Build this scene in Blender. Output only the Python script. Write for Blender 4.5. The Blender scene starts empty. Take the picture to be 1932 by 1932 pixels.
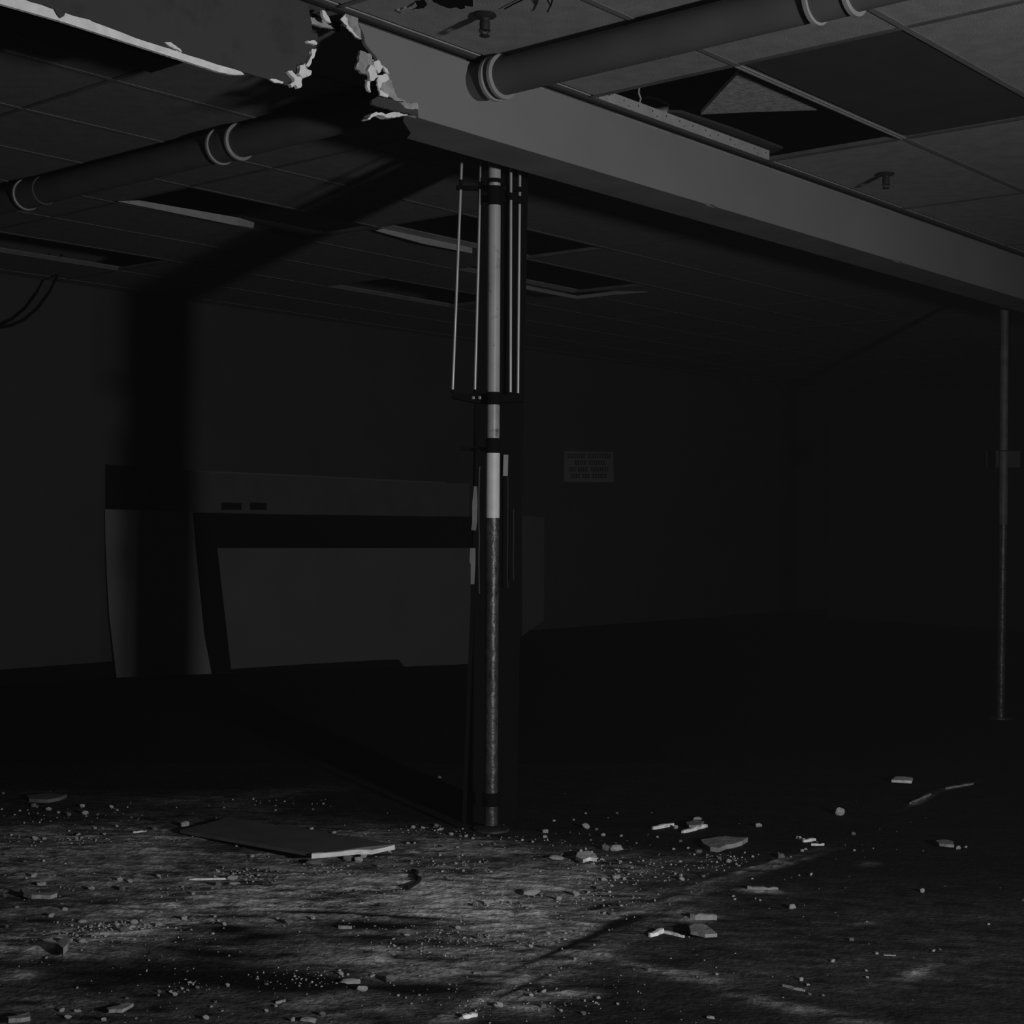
import bpy, bmesh, math, random
from mathutils import Vector, Matrix, noise
from mathutils.geometry import tessellate_polygon
random.seed(7)
sc = bpy.context.scene
COL = sc.collection
# ---------------------------------------------------------------- camera
FPX, ROLL, EYE = 2765.0, .018, 1.22
CAM = Vector((0, 0, EYE))
RT = Vector((math.cos(ROLL), 0, math.sin(ROLL)))
UPV = Vector((-math.sin(ROLL), 0, math.cos(ROLL)))
FW = Vector((0, 1, 0))
cd = bpy.data.cameras.new('camera'); cam = bpy.data.objects.new('camera', cd); COL.objects.link(cam)
cd.sensor_width = 36; cd.lens = FPX / 1932 * 36; cd.clip_end = 100
m = Matrix((RT, UPV, -FW)).transposed().to_4x4(); m.translation = CAM
cam.matrix_world = m
sc.camera = cam
# ---------------------------------------------------------------- world, light, exposure
w = bpy.data.worlds.new('world'); sc.world = w; w.use_nodes = True
nt = w.node_tree
nt.nodes['Background'].inputs[0].default_value = (1, 1, 1, 1)
nt.nodes['Background'].inputs[1].default_value = .0006
sca = nt.nodes.new('ShaderNodeVolumeScatter')
sca.inputs['Color'].default_value = (1, 1, 1, 1); sca.inputs['Density'].default_value = .0026
nt.links.new(sca.outputs[0], nt.nodes['World Output'].inputs['Volume'])
ld = bpy.data.lights.new('work_lamp', 'SPOT'); ld.energy = 540; ld.spot_size = math.radians(98); ld.spot_blend = 1; ld.shadow_soft_size = .12
lamp = bpy.data.objects.new('work_lamp', ld); COL.objects.link(lamp); lamp.location = (2.78, .35, 1.2)
lamp.rotation_euler = (math.radians(94), 0, math.radians(32))
sc.view_settings.view_transform = 'Standard'
sc.view_settings.look = 'None'
sc.view_settings.gamma = 1
sc.view_settings.use_curve_mapping = False
sc.view_settings.exposure = 0.0
# ---------------------------------------------------------------- helpers
TH = .725
U = Vector((math.sin(TH), math.cos(TH), 0)); V = Vector((-math.cos(TH), math.sin(TH), 0)); Z = Vector((0, 0, 1))
CZ = EYE + 1.513
U0, V0, DU, DV = 2.948, 3.331, 1.22, .61

def ray(x, y): return RT * (x - 966) - UPV * (y - 966) + FW * FPX
def atz(x, y, z):
    d = ray(x, y); return CAM + d * ((z - EYE) / d.z)
def atY(x, y, Y):
    d = ray(x, y); return CAM + d * (Y / d.y)
def atpl(x, y, p0, n):
    d = ray(x, y); return CAM + d * ((p0 - CAM).dot(n) / d.dot(n))
def atv(x, y, v): return atpl(x, y, V * v, V)
def W(u, v, z): return U * u + V * v + Z * z
def pix(P):
    q = P - CAM; y = max(q.y, .01); return 966 + FPX * q.dot(RT) / y, 966 - FPX * q.dot(UPV) / y

def mat(name, col, rough=.8, spec=.3, metal=0, var=0, vscale=8, bump=0, bscale=60, stain=None, sscale=3, anis=(1, 1, 1)):
    M = bpy.data.materials.new(name); M.use_nodes = True
    t = M.node_tree; b = t.nodes['Principled BSDF']
    b.inputs['Roughness'].default_value = rough; b.inputs['Metallic'].default_value = metal
    b.inputs['Specular IOR Level'].default_value = spec
    b.inputs['Base Color'].default_value = (col, col, col, 1)
    tc = t.nodes.new('ShaderNodeTexCoord'); mp = t.nodes.new('ShaderNodeMapping'); mp.inputs['Scale'].default_value = anis
    t.links.new(tc.outputs['Object'], mp.inputs['Vector'])
    if var or stain is not None:
        n = t.nodes.new('ShaderNodeTexNoise'); n.inputs['Scale'].default_value = vscale; n.inputs['Detail'].default_value = 6
        t.links.new(mp.outputs[0], n.inputs['Vector'])
        r = t.nodes.new('ShaderNodeMapRange'); r.inputs[1].default_value = .3; r.inputs[2].default_value = .7
        r.inputs[3].default_value = col * (1 - var); r.inputs[4].default_value = col * (1 + var)
        t.links.new(n.outputs[0], r.inputs[0])
        out = r.outputs[0]
        if stain is not None:
            n2 = t.nodes.new('ShaderNodeTexNoise'); n2.inputs['Scale'].default_value = sscale; n2.inputs['Detail'].default_value = 8
            n2.inputs['Roughness'].default_value = .65
            t.links.new(mp.outputs[0], n2.inputs['Vector'])
            cr = t.nodes.new('ShaderNodeMapRange'); cr.inputs[1].default_value = .56; cr.inputs[2].default_value = .66
            t.links.new(n2.outputs[0], cr.inputs[0])
            mx = t.nodes.new('ShaderNodeMix'); mx.data_type = 'FLOAT'
            t.links.new(cr.outputs[0], mx.inputs[0]); t.links.new(out, mx.inputs[2]); mx.inputs[3].default_value = stain
            out = mx.outputs[0]
        t.links.new(out, b.inputs['Base Color'])
    if bump:
        n = t.nodes.new('ShaderNodeTexNoise'); n.inputs['Scale'].default_value = bscale; n.inputs['Detail'].default_value = 5
        t.links.new(mp.outputs[0], n.inputs['Vector'])
        bp = t.nodes.new('ShaderNodeBump'); bp.inputs['Strength'].default_value = 1; bp.inputs['Distance'].default_value = bump
        t.links.new(n.outputs[0], bp.inputs['Height']); t.links.new(bp.outputs[0], b.inputs['Normal'])
    return M

M = dict(
    tile=mat('ceiling_tile', .26, var=.12, vscale=14, bump=.002, bscale=220),
    tile_rear=mat('rear_ceiling_tile', .16, var=.12, vscale=14, bump=.002, bscale=220),  # darker copy of the tile colour, used behind the beam
    pole_dimmed=mat('pole_dimmed_paint', .12, rough=.5, var=.3, vscale=14),  # far pole's weaker light put into a darker paint colour
    rail=mat('grid_rail', .16, rough=.6, spec=.1, var=.1),
    rail_dark=mat('grid_rail_dark', .1, rough=.6, var=.2),  # darker rail colour for the webs and cross rails
    paint=mat('beam_paint', .185, rough=.8, spec=.1, var=.07, vscale=1.6, bump=.0006, bscale=40),
    paint_dark=mat('dark_paint', .056, rough=.8, spec=.1, var=.06, vscale=3, stain=.047, sscale=9, bump=.0008, bscale=30),
    under=mat('beam_underside', .17, var=.15, vscale=5),
    gypsum=mat('torn_gypsum', .78, rough=.95, spec=.1, var=.12, vscale=30, bump=.004, bscale=60),
    gypsum_dim=mat('torn_paper', .32, rough=.95, spec=.1, var=.3, vscale=30, bump=.003, bscale=60),
    black=mat('black_paint', .005, rough=.8, spec=.05),
    deck=mat('dark_deck', .02, var=.2),
    dark_tile=mat('dark_panel', .035, var=.15, vscale=6),
    pipe=mat('grey_pipe', .09, rough=.6, var=.12, vscale=6),
    flange=mat('pipe_flange', .24, rough=.45, spec=.6, var=.15),
    steel=mat('galvanised_steel', .4, rough=.5, metal=.3, var=.12, vscale=20),
    rod=mat('steel_rod', .5, rough=.38, metal=.5, var=.1),
    pole_grey=mat('pole_grey_paint', .36, rough=.42, spec=.5, var=.1, vscale=8, stain=.12, sscale=11, bump=.0006, bscale=50),
    pole_mid=mat('pole_scuffed_paint', .3, rough=.4, spec=.5, var=.3, vscale=14, stain=.06, sscale=16, bump=.0006, bscale=50),
    pole_white=mat('pole_white_paint', .62, rough=.5, spec=.5, var=.08, vscale=20, bump=.0004, bscale=70),
    pole_dark=mat('pole_dark_paint', .045, rough=.42, spec=.75, var=.5, vscale=14, stain=.012, sscale=30, bump=.009, bscale=22),
    tape=mat('pale_tape', .3, var=.15, vscale=20),
    tape_dim=mat('grey_tape', .16, var=.15, vscale=20),
    wall=mat('back_wall_paint', .045, var=.08, vscale=2),
    panel=mat('pale_board', .08, var=.07, vscale=3),
    sheet=mat('bright_board', .145, var=.05, vscale=3),
    faint=mat('dim_board', .055, var=.1),
    brass=mat('sprinkler_metal', .02, rough=.6, spec=.2),
    sign=mat('sign_face', .16, var=.1), ink=mat('sign_ink', .02),
    stone=mat('plaster_crumb', .85, rough=.95, spec=.1, var=.3, vscale=25, bump=.004, bscale=90),
    dimstone=mat('dusty_chip', .3, rough=.95, spec=.1, var=.3, vscale=25, bump=.003, bscale=90),
    slabtop=mat('slab_face', .13, rough=.9, spec=.1, var=.15, vscale=9),
    grit=mat('grey_grit', .42, rough=.95, spec=.1, var=.4, vscale=12),
    scrap=mat('black_scrap', .015, rough=.7),
)

def link(name, me, m, parent=None):
    o = bpy.data.objects.new(name, me); COL.objects.link(o)
    if m is not None: me.materials.append(m)
    if parent is not None: o.parent = parent
    return o
def mesh(vs, fs, smooth=False):
    me = bpy.data.meshes.new('m'); me.from_pydata([tuple(v) for v in vs], [], fs); me.update()
    if smooth: me.polygons.foreach_set('use_smooth', [True] * len(me.polygons))
    return me
def tag(o, label=None, cat=None, group=None, kind=None):
    if label: o['label'] = label
    if cat: o['category'] = cat
    if group: o['group'] = group
    if kind: o['kind'] = kind
    return o
def empty(name, label, cat, loc, group=None):
    o = bpy.data.objects.new(name, None); COL.objects.link(o); o.location = loc; o.empty_display_size = .1
    return tag(o, label, cat, group)
class MB:
    """collects shapes, given in world space, into one mesh"""
    def __init__(s): s.v = []; s.f = []
    def add(s, vs, fs):
        n = len(s.v); s.v += [Vector(v) for v in vs]; s.f += [tuple(i + n for i in f) for f in fs]; return s
    def box(s, c, ax, hs):
        a, b, d = ax; vs = []
        for k in (-1, 1):
            for j in (-1, 1):
                for i in (-1, 1): vs.append(c + a * (i * hs[0]) + b * (j * hs[1]) + d * (k * hs[2]))
        return s.add(vs, [(0, 2, 3, 1), (4, 5, 7, 6), (0, 1, 5, 4), (2, 6, 7, 3), (0, 4, 6, 2), (1, 3, 7, 5)])
    def ubox(s, u0, u1, v0, v1, z0, z1):
        return s.box(W((u0 + u1) / 2, (v0 + v1) / 2, (z0 + z1) / 2), (U, V, Z), (abs(u1 - u0) / 2, abs(v1 - v0) / 2, abs(z1 - z0) / 2))
    def prism(s, pts, off):
        """polygon of 3-D points extruded by vector off"""
        n = len(pts); tris = tessellate_polygon([pts])
        vs = list(pts) + [p + off for p in pts]
        fs = [tuple(t) for t in tris] + [tuple(i + n for i in reversed(t)) for t in tris]
        fs += [(i, (i + 1) % n, (i + 1) % n + n, i + n) for i in range(n)]
        return s.add(vs, fs)
    def tube(s, pts, r, n=20, cap=True):
        rs = r if isinstance(r, (list, tuple)) else [r] * len(pts)
        base = len(s.v); vs = []; fs = []
        for i, p in enumerate(pts):
            if len(pts) == 1: break
            t = (pts[min(i + 1, len(pts) - 1)] - pts[max(i - 1, 0)])
            if t.length < 1e-9: t = pts[-1] - pts[0]
            t.normalize()
            a = t.cross(Z if abs(t.z) < .9 else Vector((1, 0, 0))).normalized(); b = t.cross(a)
            for k in range(n):
                q = 2 * math.pi * k / n; vs.append(p + (a * math.cos(q) + b * math.sin(q)) * rs[i])
        for i in range(len(pts) - 1):
            for k in range(n): fs.append((i * n + k, i * n + (k + 1) % n, (i + 1) * n + (k + 1) % n, (i + 1) * n + k))
        if cap: fs.append(tuple(range(n))); fs.append(tuple((len(pts) - 1) * n + k for k in reversed(range(n))))
        return s.add(vs, fs)
    def build(s, name, m, parent=None, origin=None, smooth=False):
        if parent is not None: org = parent.location.copy()
        elif origin is not None: org = Vector(origin)
        else:
            org = sum(s.v, Vector()) / len(s.v); org.z = min(v.z for v in s.v)
        me = mesh([v - org for v in s.v], s.f)
        bm = bmesh.new(); bm.from_mesh(me); bmesh.ops.recalc_face_normals(bm, faces=bm.faces); bm.to_mesh(me); bm.free()
        if smooth:
            me.polygons.foreach_set('use_smooth', [True] * len(me.polygons)); me.set_sharp_from_angle(angle=math.radians(40))
        o = link(name, me, m, parent)
        if parent is None: o.location = org
        return o
def jag(pts, amp, n, seed=0, keep=()):
    """roughen a closed outline of pixel pairs: subdivide and jitter its edges (a torn edge)"""
    rnd = random.Random(seed); out = []
    for i, p in enumerate(pts):
        q = pts[(i + 1) % len(pts)]; out.append(p)
        if i in keep: continue
        L = math.hypot(q[0] - p[0], q[1] - p[1]); k = max(1, int(L / n))
        for j in range(1, k):
            t = j / k; out.append((p[0] + (q[0] - p[0]) * t + rnd.uniform(-amp, amp), p[1] + (q[1] - p[1]) * t + rnd.uniform(-amp, amp)))
    return out

# ---------------------------------------------------------------- floor
def fbm(x, y, z=0, o=4):
    return noise.fractal(Vector((x, y, z)), 1.0, 2.0, o)
def sstep(a, b, x):
    t = min(1, max(0, (x - a) / (b - a))); return t * t * (3 - 2 * t)
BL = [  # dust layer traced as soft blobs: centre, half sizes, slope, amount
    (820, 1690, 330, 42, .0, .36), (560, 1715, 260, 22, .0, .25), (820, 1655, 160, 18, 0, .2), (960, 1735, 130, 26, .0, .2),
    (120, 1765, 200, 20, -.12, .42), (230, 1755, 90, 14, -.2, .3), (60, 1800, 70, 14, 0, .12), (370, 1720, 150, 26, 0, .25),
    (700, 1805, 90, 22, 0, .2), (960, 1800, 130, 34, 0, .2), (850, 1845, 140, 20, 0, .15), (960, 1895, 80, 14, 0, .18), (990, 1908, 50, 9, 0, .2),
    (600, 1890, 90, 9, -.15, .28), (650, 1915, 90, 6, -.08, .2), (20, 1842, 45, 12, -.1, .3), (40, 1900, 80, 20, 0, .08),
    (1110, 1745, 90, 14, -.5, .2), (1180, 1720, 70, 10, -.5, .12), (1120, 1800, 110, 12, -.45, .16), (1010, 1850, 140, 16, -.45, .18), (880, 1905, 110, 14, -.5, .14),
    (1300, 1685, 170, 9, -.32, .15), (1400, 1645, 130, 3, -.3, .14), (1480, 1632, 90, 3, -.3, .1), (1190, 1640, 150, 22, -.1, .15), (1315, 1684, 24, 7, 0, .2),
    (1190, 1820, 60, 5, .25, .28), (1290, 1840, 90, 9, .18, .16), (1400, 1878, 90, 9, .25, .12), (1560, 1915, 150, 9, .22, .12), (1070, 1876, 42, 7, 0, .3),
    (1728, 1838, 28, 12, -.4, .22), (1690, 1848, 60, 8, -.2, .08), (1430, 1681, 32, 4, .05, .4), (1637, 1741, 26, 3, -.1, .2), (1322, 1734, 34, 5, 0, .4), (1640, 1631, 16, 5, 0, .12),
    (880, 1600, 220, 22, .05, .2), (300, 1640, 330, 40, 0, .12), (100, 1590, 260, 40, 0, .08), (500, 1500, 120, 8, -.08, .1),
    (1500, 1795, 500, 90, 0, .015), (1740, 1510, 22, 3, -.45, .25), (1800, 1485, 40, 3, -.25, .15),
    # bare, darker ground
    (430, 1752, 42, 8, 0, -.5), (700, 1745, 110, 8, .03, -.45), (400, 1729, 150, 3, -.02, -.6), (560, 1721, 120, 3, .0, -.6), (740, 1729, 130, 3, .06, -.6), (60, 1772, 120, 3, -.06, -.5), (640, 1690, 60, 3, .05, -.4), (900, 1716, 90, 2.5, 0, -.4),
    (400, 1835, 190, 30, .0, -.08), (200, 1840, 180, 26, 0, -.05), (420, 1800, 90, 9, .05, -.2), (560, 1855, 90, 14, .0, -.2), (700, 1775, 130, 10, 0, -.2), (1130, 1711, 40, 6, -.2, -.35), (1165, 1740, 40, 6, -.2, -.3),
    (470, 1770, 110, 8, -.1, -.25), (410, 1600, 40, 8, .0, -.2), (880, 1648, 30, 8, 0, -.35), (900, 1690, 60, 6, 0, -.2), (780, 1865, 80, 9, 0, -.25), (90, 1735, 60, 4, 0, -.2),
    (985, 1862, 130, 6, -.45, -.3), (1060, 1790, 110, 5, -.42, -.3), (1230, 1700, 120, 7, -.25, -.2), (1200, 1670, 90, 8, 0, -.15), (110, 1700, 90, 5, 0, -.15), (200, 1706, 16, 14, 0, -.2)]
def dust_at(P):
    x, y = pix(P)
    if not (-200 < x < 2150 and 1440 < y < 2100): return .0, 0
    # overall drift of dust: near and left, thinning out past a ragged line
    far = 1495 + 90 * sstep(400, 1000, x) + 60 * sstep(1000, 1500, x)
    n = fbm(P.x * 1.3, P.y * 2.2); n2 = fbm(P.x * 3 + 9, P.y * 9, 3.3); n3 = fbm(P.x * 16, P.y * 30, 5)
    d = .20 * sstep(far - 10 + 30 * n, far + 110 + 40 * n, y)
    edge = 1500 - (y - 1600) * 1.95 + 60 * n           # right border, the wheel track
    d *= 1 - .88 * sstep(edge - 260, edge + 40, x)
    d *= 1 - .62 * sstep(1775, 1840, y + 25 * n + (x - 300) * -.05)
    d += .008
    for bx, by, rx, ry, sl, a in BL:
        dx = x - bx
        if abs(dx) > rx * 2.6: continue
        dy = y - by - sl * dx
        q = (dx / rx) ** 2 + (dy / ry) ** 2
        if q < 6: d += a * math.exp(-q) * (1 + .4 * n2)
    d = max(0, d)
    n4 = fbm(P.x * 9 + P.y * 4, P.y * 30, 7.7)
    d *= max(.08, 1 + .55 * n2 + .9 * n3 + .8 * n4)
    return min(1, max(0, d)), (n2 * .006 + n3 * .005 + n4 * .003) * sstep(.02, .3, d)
def steps(parts):
    out = []
    for a, b, s in parts:
        k = max(1, round((b - a) / s)); out += [a + (b - a) * i / k for i in range(k)]
    return out + [parts[-1][1]]
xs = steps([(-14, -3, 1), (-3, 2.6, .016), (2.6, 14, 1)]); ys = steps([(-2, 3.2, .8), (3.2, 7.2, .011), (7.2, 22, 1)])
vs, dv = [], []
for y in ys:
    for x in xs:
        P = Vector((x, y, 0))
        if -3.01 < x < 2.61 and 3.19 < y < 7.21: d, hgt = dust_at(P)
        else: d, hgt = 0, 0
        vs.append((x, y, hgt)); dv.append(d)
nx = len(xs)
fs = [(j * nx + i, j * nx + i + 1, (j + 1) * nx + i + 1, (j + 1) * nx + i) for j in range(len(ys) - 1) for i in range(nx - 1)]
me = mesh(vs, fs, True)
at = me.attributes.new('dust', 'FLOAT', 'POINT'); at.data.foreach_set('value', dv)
fm = bpy.data.materials.new('dirty_floor'); fm.use_nodes = True
t = fm.node_tree; b = t.nodes['Principled BSDF']; b.inputs['Roughness'].default_value = .85; b.inputs['Specular IOR Level'].default_value = .06
an = t.nodes.new('ShaderNodeAttribute'); an.attribute_name = 'dust'
tc = t.nodes.new('ShaderNodeTexCoord'); mp = t.nodes.new('ShaderNodeMapping'); mp.inputs['Scale'].default_value = (1, 1.25, 1)
t.links.new(tc.outputs['Object'], mp.inputs[0])
n1 = t.nodes.new('ShaderNodeTexNoise'); n1.inputs['Scale'].default_value = 42; n1.inputs['Detail'].default_value = 8; n1.inputs['Roughness'].default_value = .7
t.links.new(mp.outputs[0], n1.inputs['Vector'])
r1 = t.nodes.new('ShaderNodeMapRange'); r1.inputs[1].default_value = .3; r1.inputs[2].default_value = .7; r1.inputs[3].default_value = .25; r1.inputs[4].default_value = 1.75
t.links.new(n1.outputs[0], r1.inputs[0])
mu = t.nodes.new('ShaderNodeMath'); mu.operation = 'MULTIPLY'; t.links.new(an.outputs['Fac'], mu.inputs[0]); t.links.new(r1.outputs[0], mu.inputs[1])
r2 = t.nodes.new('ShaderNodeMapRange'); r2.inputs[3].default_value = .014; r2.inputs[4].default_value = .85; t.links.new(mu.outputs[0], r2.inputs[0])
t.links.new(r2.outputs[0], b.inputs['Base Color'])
bn = t.nodes.new('ShaderNodeTexNoise'); bn.inputs['Scale'].default_value = 60; bn.inputs['Detail'].default_value = 6; t.links.new(mp.outputs[0], bn.inputs['Vector'])
bp = t.nodes.new('ShaderNodeBump'); bp.inputs['Distance'].default_value = .006; t.links.new(bn.outputs[0], bp.inputs['Height']); t.links.new(bp.outputs[0], b.inputs['Normal'])
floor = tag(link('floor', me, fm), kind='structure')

# ---------------------------------------------------------------- ceiling, deck and walls
holes = {(1, -1), (1, -2), (1, 4), (2, 3), (3, 4), (3, 6), (0, 7), (1, 7)}
KU0, KU1, KV0, KV1 = -5, 11, -7, 9
cb = MB()
for i in range(KU0, KU1):
    for j in range(KV0, KV1 + 1):
        if (i, j) in holes: continue
        v1 = V0 + DV * (j + 1) if j < KV1 else 9.0
        g = .008
        cb.ubox(U0 + DU * i + g, U0 + DU * (i + 1) - g, V0 + DV * j + g, v1 - g, CZ + .004, CZ + .02)
ceil = tag(cb.build('ceiling', M['tile'], origin=(0, 0, CZ)), kind='structure')
ceil.data.materials.append(M['tile_rear'])
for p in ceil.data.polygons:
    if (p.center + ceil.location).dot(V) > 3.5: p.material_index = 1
ub_ = MB()
for a, b_ in ((-.0125, -.004), (.003, .0125)): ub_.ubox(U0 + DU + .01, U0 + 2 * DU - .01, V0 - DV + a, V0 - DV + b_, CZ - .002, CZ)
tag(ub_.build('trim_4', M['steel'], origin=(0, 0, CZ)), kind='structure')  # added pale strips give this rail its lit double line by colour
rb = MB(); wb_ = MB()
for j in range(KV0, KV1 + 1):                     # rails along the beam
    v = V0 + DV * j
    if j == 0: continue
    rb.ubox(U0 + DU * KU0, U0 + DU * KU1, v - .0115, v + .0115, CZ, CZ + .002)
    wb_.ubox(U0 + DU * KU0, U0 + DU * KU1, v - .0015, v + .0015, CZ + .002, CZ + .024)
    rb.ubox(U0 + DU * KU0, U0 + DU * KU1, v - .004, v + .004, CZ + .024, CZ + .03)
tag(wb_.build('trim_3', M['rail_dark'], origin=(0, 0, CZ)), kind='structure')
tag(rb.build('trim_1', M['rail'], origin=(0, 0, CZ)), kind='structure')
rb = MB()
for i in range(KU0, KU1 + 1):
    u = U0 + DU * i
    for a, b_ in ((V0 + DV * KV0, 3.34), (3.61, 9)):
        rb.ubox(u - .0105, u + .0105, a, b_, CZ + .0005, CZ + .0022)
        rb.ubox(u - .003, u + .003, a, b_, CZ + .0022, CZ + .022)
tag(rb.build('trim_2', M['rail_dark'], origin=(0, 0, CZ)), kind='structure')
db = MB(); db.ubox(-6, 16.2, -3, 9.2, 3.45, 3.5)
tag(db.build('ceiling_deck', M['deck'], origin=(0, 0, 3.45)), kind='structure')
wb = MB(); wb.ubox(-6, 16.2, 9.0, 9.15, 0, 3.45)
tag(wb.build('wall_back', M['wall'], origin=(0, 0, 0)), kind='structure')
wb = MB(); wb.ubox(16.0, 16.15, -3, 9.0, 0, 3.45)
tag(wb.build('wall_right', M['wall'], origin=(0, 0, 0)), kind='structure')
wb = MB(); wb.ubox(-6, 16.0, 8.985, 9.0, 0, .11)
tag(wb.build('baseboard_back', M['black'], origin=(0, 0, 0)), kind='structure')

# ---------------------------------------------------------------- boxed beam
VF, VB, ZB = 3.372, 3.59, 2.484
E0 = W(3.0, VF, ZB)
beam = empty('ceiling_beam', 'long boxed plasterboard beam under the ceiling, broken open by a ragged hole at its left', 'beam', E0)
def bd(pts, v=VF, off=.013):
    return [atv(x, y, v) for x, y in pts], V * off
top = CZ - .012
# right front board: torn left end, long bottom edge
tl = [(677, 31), (678, 48), (684, 60), (688, 78), (697, 92), (704, 100), (712, 112), (722, 128), (733, 146), (742, 168), (750, 186), (772, 198), (789, 202), (790, 216)]
tl = tl[:1] + [q for i in range(len(tl) - 1) for q in ((tl[i][0] * .5 + tl[i + 1][0] * .5 + (i % 3 - 1) * 1.4, tl[i][1] * .5 + tl[i + 1][1] * .5), tl[i + 1])]
P = [atv(x, y, VF) for x, y in tl]
u_l = P[0].dot(U)
P[-1] = W(P[-1].dot(U), VF, ZB)
for uu in [3.6, 4.4, 4.97, 5.0, 5.05, 6.1, 6.6, 6.66, 6.7, 8, 10, 15.9]: P.append(W(uu, VF, ZB + (.006 if uu in (5.0, 6.66) else 0)))
P += [W(15.9, VF, top), W(u_l, VF, top)]
MB().prism(P, V * .013).build('front_board', M['paint'], beam)
# left front board: bare board below, dark paint layer above it with ragged edge
zl = lambda x, y: atv(x, y, VF)
bare = [atv(x, y, VF) for x, y in [(-260, -78), (0, 7), (109, 38), (265, 88), (414, 136), (440, 141), (461, 141), (455, 134), (440, 110), (420, 60), (410, 0), (0, -80), (-260, -160)]]
MB().prism(bare, V * .012).build('bare_edge', M['gypsum'], beam)['label'] = 'bare white plasterboard edge'
lay = [(563, 165), (552, 162), (540, 161), (526, 155), (510, 151), (495, 146), (482, 143), (464, 137), (448, 131), (430, 126), (412, 121), (397, 116), (380, 110), (362, 105), (344, 99), (338, 90), (333, 95), (322, 91), (311, 88), (295, 83), (276, 77),
       (258, 71), (236, 62), (212, 53), (196, 47), (179, 41), (170, 36), (156, 33), (140, 29), (124, 23), (121, 30), (114, 34), (108, 27), (103, 17), (92, 13), (79, 8), (60, 3), (43, -4), (0, -15), (-260, -100)]
lay += [(-260, -260)]
PL = [atv(x, y, VF - .006) for x, y in lay[:-1]]
PL = PL + [W(PL[-1].dot(U), VF - .006, top)]
right_edge = [(577, 5), (582, 14), (586, 33), (589, 55), (587, 62), (599, 63), (600, 72), (598, 81), (594, 95), (587, 110), (584, 124), (578, 133), (588, 138), (583, 145), (571, 148), (569, 165)]
PR = [atv(x, y, VF - .006) for x, y in right_edge]
PL = PL + [W(PR[0].dot(U), VF - .006, top)] + PR
MB().prism(PL, V * .005).build('painted_board', M['paint_dark'], beam)['label'] = 'dark painted left face with a ragged lower edge'
for k, (pp, mm, dv_, th_) in enumerate([
    ([(579, 77), (594, 76), (599, 81), (597, 85), (582, 81)], 'gypsum', -.02, .012),
    ([(589, 92), (597, 92), (594, 104), (588, 117), (583, 126), (577, 124), (584, 112), (589, 101)], 'gypsum', -.02, .012),
    ([(566, 123), (576, 119), (579, 130), (588, 133), (587, 141), (578, 145), (571, 148), (564, 138)], 'gypsum', -.025, .014),
    ([(543, 134), (551, 133), (557, 140), (562, 145), (571, 147), (568, 165), (562, 167), (557, 160), (551, 165), (548, 158), (556, 154), (555, 147), (548, 141)], 'gypsum', -.02, .012),
    ([(509, 150), (517, 149), (535, 154), (533, 158), (519, 156)], 'gypsum', -.012, .006),
    ([(311, 79), (322, 79), (332, 86), (340, 92), (344, 98), (330, 92), (318, 85)], 'gypsum', -.012, .006),
    ([(586, 32), (600, 34), (614, 40), (630, 54), (606, 50), (588, 45)], 'gypsum_dim', .05, .012),
    ([(608, 19), (613, 20), (618, 29), (625, 43), (614, 38), (609, 28)], 'gypsum', .0, .01),
    ([(643, 36), (652, 25), (677, 31), (676, 45), (680, 55), (683, 74), (673, 70), (659, 55), (649, 42)], 'gypsum_dim', -.01, .01),
    ([(643, 36), (652, 27), (657, 46), (667, 60), (682, 74), (672, 70), (658, 55), (648, 42)], 'gypsum', -.014, .004),
    ([(680, 95), (700, 103), (706, 118), (697, 141), (684, 139), (672, 127), (678, 112)], 'gypsum_dim', -.006, .01),
    ([(695, 130), (700, 122), (708, 128), (713, 145), (706, 152), (698, 151)], 'gypsum', -.02, .012),
    ([(706, 116), (714, 113), (723, 126), (716, 138), (709, 130)], 'gypsum', -.018, .01),
    ([(722, 122), (731, 130), (735, 140), (726, 134)], 'gypsum', -.015, .008),
    ([(713, 142), (730, 139), (734, 150), (720, 158), (716, 170), (733, 178), (732, 184), (717, 180), (712, 160)], 'gypsum', -.012, .006),
    ([(730, 139), (736, 150), (749, 184), (787, 200), (786, 203), (747, 190), (733, 182), (718, 178), (716, 160)], 'gypsum_dim', -.008, .005),
    ([(692, 150), (699, 152), (698, 165), (700, 174), (695, 170)], 'gypsum', -.005, .01),
    ([(702, 188), (712, 182), (755, 191), (787, 199), (789, 217), (770, 214), (735, 206), (703, 198)], 'paint_dark', -.012, .01),
    ([(755, 192), (772, 195), (788, 194), (789, 206), (775, 206), (764, 203)], 'gypsum_dim', -.018, .006),
    ([(694, 224), (700, 216), (710, 211), (719, 212), (728, 216), (746, 211), (770, 217), (748, 220), (730, 222), (716, 217), (704, 220), (698, 226)], 'gypsum', .0, .03)]):
    a, _ = bd(jag(pp, 1.5, 4, k), VF + dv_)
    MB().prism(a, V * th_).build('torn_flake', M[mm], beam)
uc = atv(768, 217, VF).dot(U)
ubk = atv(768, 238, VB).dot(U)
MB().prism([W(uc, VF + .013, ZB), W(uc + .05, VF + .07, ZB), W(ubk - .04, VB - .06, ZB), W(ubk, VB, ZB), W(15.9, VB, ZB), W(15.9, VF + .013, ZB)], Z * .013).build('bottom_board', M['under'], beam)
MB().ubox(ubk + .03, 15.9, VB - .013, VB, ZB + .013, top).build('back_board', M['under'], beam)
ul = atv(372, 120, VF).dot(U)
MB().ubox(-2, ul, VF + .02, VB, 2.465, 2.478).build('bottom_board', M['black'], beam)
MB().ubox(-2, ul - .05, VB - .013, VB, 2.478, top).build('back_board', M['under'], beam)
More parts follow.
